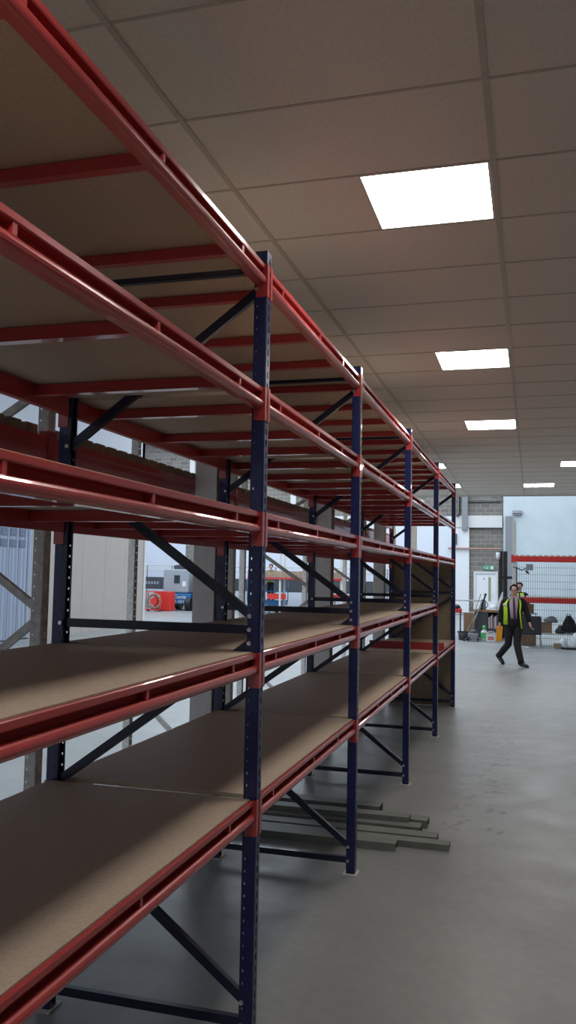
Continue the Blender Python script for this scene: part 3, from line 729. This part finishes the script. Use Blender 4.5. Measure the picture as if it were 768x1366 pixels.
b.loft([(0, 0, .012), (0, 0, .06), (0, 0, .11), (0, 0, .145), (0, 0, .158)], [(.125, .15), (.122, .145), (.10, .12), (.06, .075), (.02, .025)], 16); b.build('shell', M['white'], hh, True)
MB().loft([(0, -.02, 0), (0, -.02, .012)], [(.15, .18), (.135, .165)], 16).build('brim', M['white'], hh, True)
o = empty('coffee_machine', (-.36, 23.85, .932), 'dark grey kettle shaped appliance on the desk beside the white hard hat', 'kettle')
MB().loft([(0, 0, 0), (0, 0, .05), (0, 0, .2), (0, 0, .26)], [.085, .09, .075, .05], 14).build('kettle_body', M['midgrey'], o, True)
MB().loft([(.08, 0, .05), (.14, 0, .10), (.13, 0, .2), (.06, 0, .24)], [.012] * 4, 8).build('handle', M['black'], o, True)
MB().loft([(0, 0, .255), (0, 0, .29), (0, 0, .31)], [.055, .05, .015], 12).build('lid', M['black'], o, True)
o = MB().box(-.11, .11, -.15, .15, 0, .04).build('paper_stack', M['white']); o.location = (-.52, 23.8, .932); tag(o, 'low stack of white papers on the left of the desk top', 'papers')
o = MB().prism([(-.10, 0), (.10, 0), (.16, .55), (.13, .56)], 'y', -.02, .02).build('rolled_sheet', M['white']); o.location = (.08, 24.05, .932); tag(o, 'white pointed sheet leaning upright at the back of the desk', 'sheet')
# mops and poles leaning on the desk
pl = [((-.95, 23.45, .01), (-.42, 23.54, 1.02), .014, 'cream', 'pale wooden pole leaning on the desk, lowest slant'), ((-.86, 23.42, .01), (-.42, 23.57, 1.42), .013, 'timber', 'brown wooden broom pole leaning against the desk'),
      ((-.78, 23.40, .01), (-.38, 23.56, 1.25), .016, 'midgrey', 'grey metal pole leaning against the desk, nearest the floor cleaner')]
for p0, p1, r, mm_, lab in pl:
    t = empty('broom', p0, lab, 'pole', 'poles leaning on the desk')
    d = Vector(p1) - Vector(p0)
    MB().cyl((0, 0, 0.02), d, r, 8).build('pole', M[mm_], t, True); MB().loft([(0, 0, 0), (.02, 0, .05), d * .10], [(.10, .03), (.09, .03), (.02, .02)], 10).build('broom_head', M['darkgrey'], t, True)
t = empty('power_drill', (-.42, 23.66, .932), 'dark long tool resting upright against poles on the desk', 'tool')
MB().loft([(0, 0, 0), (.04, 0, .16), (.10, 0, .34), (.13, 0, .44)], [.035, .03, .026, .03], 8).build('tool_body', M['black'], t, True); MB().ellip((.135, 0, .47), (.045, .03, .04)).build('tool_head', M['darkgrey'], t, True)
# barrier rail behind
bt = empty('barrier_frame', (-1.30, 24.6, 0), 'low tubular metal barrier left of the desk', 'barrier')
b = MB()
for z in (1.18, .78, .72): b.cyl((-1.1, 0, z), (1.0, 0, z), .022, 8)
b.build('rail', M['galv'], bt, True)
for x in (-1.1, -.05, .95): MB().cyl((x, 0, 0), (x, 0, 1.35 if x > -.1 and x < 0 else 1.2), .024, 8).build('post', M['galv'], bt, True)
rc = empty('red_toolbox', (-1.22, 24.3, .0), 'red and black machine on a stand behind the rack end', 'machine')
MB().box(-.13, .16, -.12, .12, .80, .93).build('red_housing', M['safered'], rc, bevel=.02); MB().loft([(0.0, 0, .92), (.02, 0, 1.0), (.03, 0, 1.05)], [.13, .11, .05], 12).build('black_cowl', M['black'], rc, True)
b = MB()
for x in (-.1, .12):
    for y in (-.1, .1): b.cyl((x, y, 0), (x, y, .8), .015, 6)
b.build('stand_leg', M['darkgrey'], rc)
def bucket(x, y, r, h, mt, lab, rim=True):
    t = empty('bucket', (x, y, 0), lab, 'bucket', 'buckets on the hall floor')
    b = MB(); n = 18
    b.loft([(0, 0, 0), (0, 0, h), (0, 0, h), (0, 0, .02)], [r * .78, r, r * .93, r * .72], n); b.build('tub', M[mt], t, True)
    MB().loft([(0, 0, h - .02), (0, 0, h + .005)], [r * 1.06, r * 1.06], n, cap=False).build('rim', M[mt], t)
    hd = MB(); pts = [(-r * 1.03, 0, h - .01), (-r * .8, -.03, h - .1), (0, -r * 1.1, h - .14), (r * .8, -.03, h - .1), (r * 1.03, 0, h - .01)]
    hd.loft(pts, [.006] * 5, 6); hd.build('wire_handle', M['wire'], t, True)
bucket(-.95, 23.3, .15, .26, 'darkgrey', 'dark grey tub on the floor between the rack end and the poles')
bucket(-1.33, 23.0, .15, .30, 'black', 'black bucket half hidden behind the end upright of the rack')
# floor cleaner, bottle, carton
t = empty('floor_cleaner', (-.62, 23.0, 0), 'small grey wheeled vacuum cleaner on the floor in front of the desk', 'vacuum cleaner')
MB().box(-.14, .16, -.15, .15, .05, .24).build('machine_body', M['midgrey'], t, bevel=.03); MB().ellip((0.02, 0, .26), (.12, .11, .09)).build('motor_cap', M['darkgrey'], t, True)
for x in (-.14, .16): MB().cyl((x - .02, -.1, .06), (x + .02, -.1, .06), .06, 12).build('wheel', M['black'], t)
MB().loft([(-.1, -.15, .12), (-.2, -.25, .05), (-.26, -.3, .03)], [.025] * 3, 8).build('hose', M['black'], t, True)
t = empty('cleaning_bottle', (-.29, 23.1, 0), 'white bottle with green cap and label on the floor before the desk', 'bottle')
MB().loft([(0, 0, 0), (0, 0, .28), (0, 0, .35)], [(.10, .07), (.10, .07), (.04, .04)], 14).build('bottle_body', M['white'], t, True); MB().loft([(0, 0, .35), (0, 0, .44), (0, 0, .48)], [.05, .055, .03], 10).build('spray_cap', M['green'], t, True)
MB().loft([(0, 0, .08), (0, 0, .26)], [(.103, .073), (.103, .073)], 14, cap=False).build('bottle_label', M['green'], t, True)
t = empty('plastic_tub', (-.08, 22.95, 0), 'white lidded tub with red label on the floor right of the green bottle', 'tub')
MB().box(-.14, .14, -.12, .12, 0, .24).build('tub_body', M['white'], t, bevel=.02); MB().box(-.09, .09, -.123, -.121, .06, .17).build('tub_label', M['pinkpaper'], t); MB().box(-.15, .15, -.13, .13, .24, .265).build('tub_lid', M['cream'], t, bevel=.005)
MB().loft([(-.1, 0, .265), (-.06, 0, .31), (.06, 0, .31), (.1, 0, .265)], [.008] * 4, 8).build('handle', M['white'], t, True)
o = MB().box(-.22, .22, -.012, .012, 0, .42).build('cardboard_sheet', M['cardboard']); o.location = (-.78, 24.35, .42); o.location.z = 0; o.scale[2] = 1.9; tag(o, 'tan cardboard sheet standing behind the poles left of the desk', 'cardboard')

# chair with dark shell and cantilever legs
t = empty('visitor_chair', (1.06, 21.35, 0), 'dark grey upholstered cantilever chair beside the mesh, right of the walking man', 'chair')
o = MB().box(-.31, .30, -.05, .02, .40, .88).build('backrest', M['fabric'], t, bevel=.05); MB().box(-.30, .30, -.06, .44, .36, .46).build('seat', M['fabric'], t, bevel=.04)
for x in (-.29, .29): MB().loft([(x, .38, .36), (x, -.08, .34), (x + .03, -.16, .03), (x + .03, .40, .012)], [.014] * 4, 8).build('leg', M['bolt'], t, True)
MB().cyl((-.29, -.15, .02), (.32, -.15, .02), .013, 8).build('cross_tube', M['bolt'], t, True)
def crate(x, y, z, sx, sy, sz, mt, lab, name='cardboard_box'):
    t = empty(name, (x, y, z), lab, 'box', 'cardboard boxes near the mesh')
    MB().box(-sx / 2, sx / 2, -sy / 2, sy / 2, 0, sz).build('box_body', M[mt], t, bevel=.004); MB().box(-sx / 2 - .001, sx / 2 + .001, -.03, .03, sz - .08, sz + .002).build('packing_tape', M['timber'], t)
crate(.95, 22.3, 0.0, .50, .35, .34, 'cardboard', 'brown box on the floor under the dark chair')
crate(1.0, 22.5, .92, .32, .3, .26, 'cardboard', 'brown open box on the shelf behind the chair back')
crate(1.50, 22.4, .37, .32, .3, .30, 'cardboard', 'brown carton just right of the dark chair, behind the mesh')
tb_ = empty('trestle_table', (1.9, RY + .5, 0), 'low pale table behind the mesh carrying bags and wrapped goods', 'table')
MB().box(-.62, 1.3, -.35, .35, .33, .37).build('table_top', M['trimw'], tb_); b = MB()
for x in (-.58, 1.2):
    for y in (-.3, .3): MB().box(x, x + .04, y, y + .04, 0, .33).build('leg', M['galv'], tb_)
sh = empty('side_table', (1.0, 22.5, 0), 'small grey table behind the chair holding a brown box', 'table')
MB().box(-.25, .25, -.2, .2, .89, .92).build('table_top', M['galv'], sh)
for x in (-.22, .20):
    for y in (-.18, .16): MB().box(x, x + .02, y, y + .02, 0, .89).build('leg', M['galv'], sh)
def bag(x, y, z, sx, sy, sz, mt, lab, seed, handle=True, shape=1.0, name='holdall', cat='bag'):
    t = empty(name, (x, y, z), lab, cat)
    b = MB(); b.loft([(0, 0, 0), (0, 0, sz * .15), (.02, 0, sz * .5), (0.01, 0, sz * .8), (0, 0, sz)], [(sx * .46, sy * .46), (sx * .52, sy * .5), (sx * .46 * shape, sy * .44), (sx * .28 * shape, sy * .3), (sx * .08, sy * .1)], 16)
    o = b.build('bag_body', M[mt], t, True); jitter(o, sx * .03, seed); subsurf(o, 1)
    if handle: MB().loft([(-sx * .2, -.02, sz * .75), (-sx * .1, -.03, sz * 1.05), (sx * .1, -.03, sz * 1.05), (sx * .2, -.02, sz * .75)], [.012] * 4, 6).build('carry_strap', M['black'], t, True)
bag(1.62, 22.35, .672, .42, .3, .18, 'midgrey', 'grey folded jacket heap on the brown carton behind the mesh', 1, False, name='folded_jacket', cat='jacket')
bag(2.12, 22.3, .372, .44, .34, .52, 'cloth_black', 'large black peaked bag standing behind the mesh at the right', 3)
bag(1.88, 22.15, .372, .30, .24, .22, 'black', 'small black bag lying left of the large black bag', 4)
bag(2.30, 21.55, 0.0, .50, .36, .46, 'polybag', 'crumpled clear plastic sack on the floor at the right edge', 5, False, name='plastic_sack', cat='sack')
bag(1.93, 21.6, 0.0, .30, .26, .30, 'polybag', 'smaller crumpled white plastic sack on the floor by the mesh', 6, False, name='plastic_sack', cat='sack')
o = MB().box(-.09, .09, -.08, .08, 0, .14).build('brown_block', M['board_dark'], bevel=.01); o.location = (1.78, 21.45, 0.0); tag(o, 'small dark brown block on the floor left of the plastic sacks', 'block')
o = MB().box(-.42, .5, -.04, .04, 0, .05).build('dark_rail', M['black'], bevel=.005); o.location = (2.3, 21.2, 0); tag(o, 'black bar lying on the floor in front of the plastic sacks', 'bar')

# ================================================================== FAR LEFT seen through the racks
t = empty('boom_lift', (-15.9, 36.5, 0), 'blue and grey lift machine with white lettering, seen through the nearest rack opening', 'lift machine')
MB().box(-.62, .75, -.9, .9, .32, .85).build('chassis', M['blue'], t, bevel=.05)
MB().box(-.75, .60, -.85, .85, .88, 2.05).build('engine_cover', M['machgrey'], t, bevel=.06)
MB().box(-.15, .15, -.87, -.85, 1.35, 1.75).build('control_panel', M['glass'], t); MB().box(.30, .48, -.87, -.855, 1.2, 1.45).build('notice', M['white'], t)
for x in (-.55, .65):
    for y in (-.75, .75): MB().cyl((x - .14, y, .33), (x + .14, y, .33), .33, 20).build('wheel', M['black'], t)
MB().obox((-.5, 0, 2.1), (1.6, 0, 2.45), .3, .28).build('boom', M['darkgrey'], t, bevel=.02)
for tx, z, s in (('Genie', .62, .26), ('Z-33/18', .40, .20)):
    fc = bpy.data.curves.new('lettering', 'FONT'); fc.body = tx; fc.size = s; fc.extrude = .004; fc.materials.append(M['white'])
    tmp = bpy.data.objects.new('tmp', fc); COL.objects.link(tmp); dg = bpy.context.evaluated_depsgraph_get(); dg.update(); tm = bpy.data.meshes.new_from_object(tmp.evaluated_get(dg)); bpy.data.objects.remove(tmp)
    o = bpy.data.objects.new('lettering', tm); COL.objects.link(o); o.parent = t; o.location = (-.1, -.915, z - .02); o.rotation_euler = (a(90), 0, 0)
t = empty('hose_reel', (-16.45, 34.25, 0), 'red framed hose reel on wheels in front of the lift machine', 'hose reel')
b = MB(); R_ = .33
for k in range(20):
    a0, a1 = 2 * math.pi * k / 20, 2 * math.pi * (k + 1) / 20
    b.cyl((R_ * math.cos(a0), 0, .48 + R_ * math.sin(a0)), (R_ * math.cos(a1), 0, .48 + R_ * math.sin(a1)), .07, 8)
b.build('coiled_hose', M['timber'], t, True)
b = MB()
for y in (-.18, .18):
    b.obox((-.42, y, .08), (.42, y, .08), .04, .04); b.obox((-.42, y, .08), (-.42, y, .95), .04, .04); b.obox((.42, y, .08), (.42, y, .95), .04, .04); b.obox((-.42, y, .95), (.42, y, .95), .04, .04)
b.build('frame', M['safered'], t)
MB().cyl((0, -.1, .48), (0, .1, .48), .18, 16).build('hub', M['safered'], t)
for x in (-.3, .3): MB().cyl((x, -.12, .05), (x, .12, .05), .05, 10).build('castor', M['black'], t)
o = MB().box(-.42, .50, -.25, .25, .02, .95).build('red_cabinet', M['safered'], bevel=.02); o.location = (-16.3, 35.0, 0); tag(o, 'bright red cabinet standing behind the hose reel', 'cabinet')
# dark low wall/screen with railing over it
t = empty('screen_railing', (-11.1, 38.4, 0), 'long dark grey panelled screen with handrail across the far left of the hall', 'railing')
for k in range(7): MB().box(-9.2 + k * 2.3, -9.2 + k * 2.3 + 2.28, -.05, .05, .98, 1.62).build('dark_panel', M['darkgrey'], t)
b = MB()
for z in (2.0, 2.25): b.cyl((-9.2, 0, z), (6.9, 0, z), .03, 6)
b.build('handrail', M['galv'], t)
for k in range(12): MB().cyl((-9.2 + k * 1.45, 0, 0), (-9.2 + k * 1.45, 0, 2.25), .035, 6).build('rail_post', M['midgrey'], t)
for k in range(9): MB().box(-8.5 + k * .17, -8.5 + k * .17 + .10, -.062, -.052, 1.24, 1.38).build('sign_letter', M['machgrey'], t)
# blue scissor lift cage with worker
t = empty('scissor_lift', (-11.35, 36.3, 0), 'blue scissor lift cage with a worker standing in it, seen through the second rack opening', 'lift platform')
MB().box(-.9, .9, -.45, .45, .38, .58).build('platform', M['blue'], t); MB().box(-.8, .8, -.4, .4, .12, .3).build('base', M['blue'], t, bevel=.03)
for x in (-.65, .65):
    for y in (-.4, .4): MB().cyl((x, y - .05, .15), (x, y + .05, .15), .15, 14).build('wheel', M['black'], t)
b = MB()
for y in (-.45, .45):
    for z in (.6, 1.05, 1.6): b.cyl((-.9, y, z), (.9, y, z), .025, 6)
    for k in range(5): b.cyl((-.9 + k * .45, y, .58), (-.9 + k * .45, y, 1.6), .022, 6)
for x in (-.9, .9):
    for z in (1.05, 1.6): b.cyl((x, -.45, z), (x, .45, z), .025, 6)
b.build('guard_rail', M['blue'], t, True)
for k in range(4): MB().obox((-.8 + k * .4, -.46, .2), (-.6 + k * .4, -.46, .34), .02, .06, (0, 1, 0)).build('hazard_stripe', M['white'], t)
b = MB(); b.obox((-.7, 0, .3), (.7, 0, .38), .3, .03); b.build('scissor_arm', M['darkgrey'], t)
person('person', (-11.2, 36.3, .58), 'worker in dark cap and yellow vest standing in the blue lift cage', stand, dict(hair=M['hair_dark'], jacket=M['cloth_black'], trousers=M['cloth_navy'], panels=hv))
# timber topped far rack
t = empty('timber_rack', (-11.9, 35.2, 0), 'brown timber boards on a red and grey rack at the far left of the hall', 'rack')
for k in range(3): MB().box(0.0, 4.6, -.4 + k * .3, -.12 + k * .3, 1.75, 2.05).build('timber_board', M['timber'], t)
for x in (1.55, 4.5):
    for y in (-.35, .35): MB().box(x, x + .09, y, y + .09, 0, 3.0).build('grey_upright', M['galv'], t)
MB().box(0, 4.6, -.45, -.41, 1.66, 1.75).build('beam', M['red'], t); MB().box(0, 4.6, .41, .45, 1.62, 1.75).build('beam', M['safered'], t)
def barrier(x, y, lab):
    t = empty('road_barrier', (x, y, 0), lab, 'barrier', 'red and white barriers on the far floor')
    MB().box(-.45, .45, -.03, .03, .72, .98).build('red_board', M['safered'], t)
    for q in (-.38, .34): MB().box(q, q + .04, -.02, .02, 0, .98).build('leg', M['darkgrey'], t)
    b = MB()
    for q in (-.38, .34): b.box(q - .02, q + .06, -.25, .25, 0, .04)
    b.build('foot', M['darkgrey'], t)
barrier(-10.5, 35.0, 'red barrier board on legs just right of the blue lift cage'); barrier(-13.6, 35.9, 'small red barrier board seen right of the nearest steel column')
barrier(-8.6, 35.4, 'red barrier board seen right of the second steel column'); barrier(-7.5, 35.8, 'red barrier board farthest right, seen past the second steel column')
o = MB().loft([(-14.6, 36, 1.75), (-14.6, 36, 2.05)], [(.32, .3), (.28, .26)], 14).build('blue_tank', M['blue'], None, True); tag(o, 'blue drum on a dark stand seen beside the nearest steel column', 'drum')
o = MB().box(-.35, .35, -.3, .3, 0, 1.745).build('drum_stand', M['darkgrey']); o.location = (-14.6, 36, 0); tag(o, 'dark stand carrying the blue drum', 'stand')
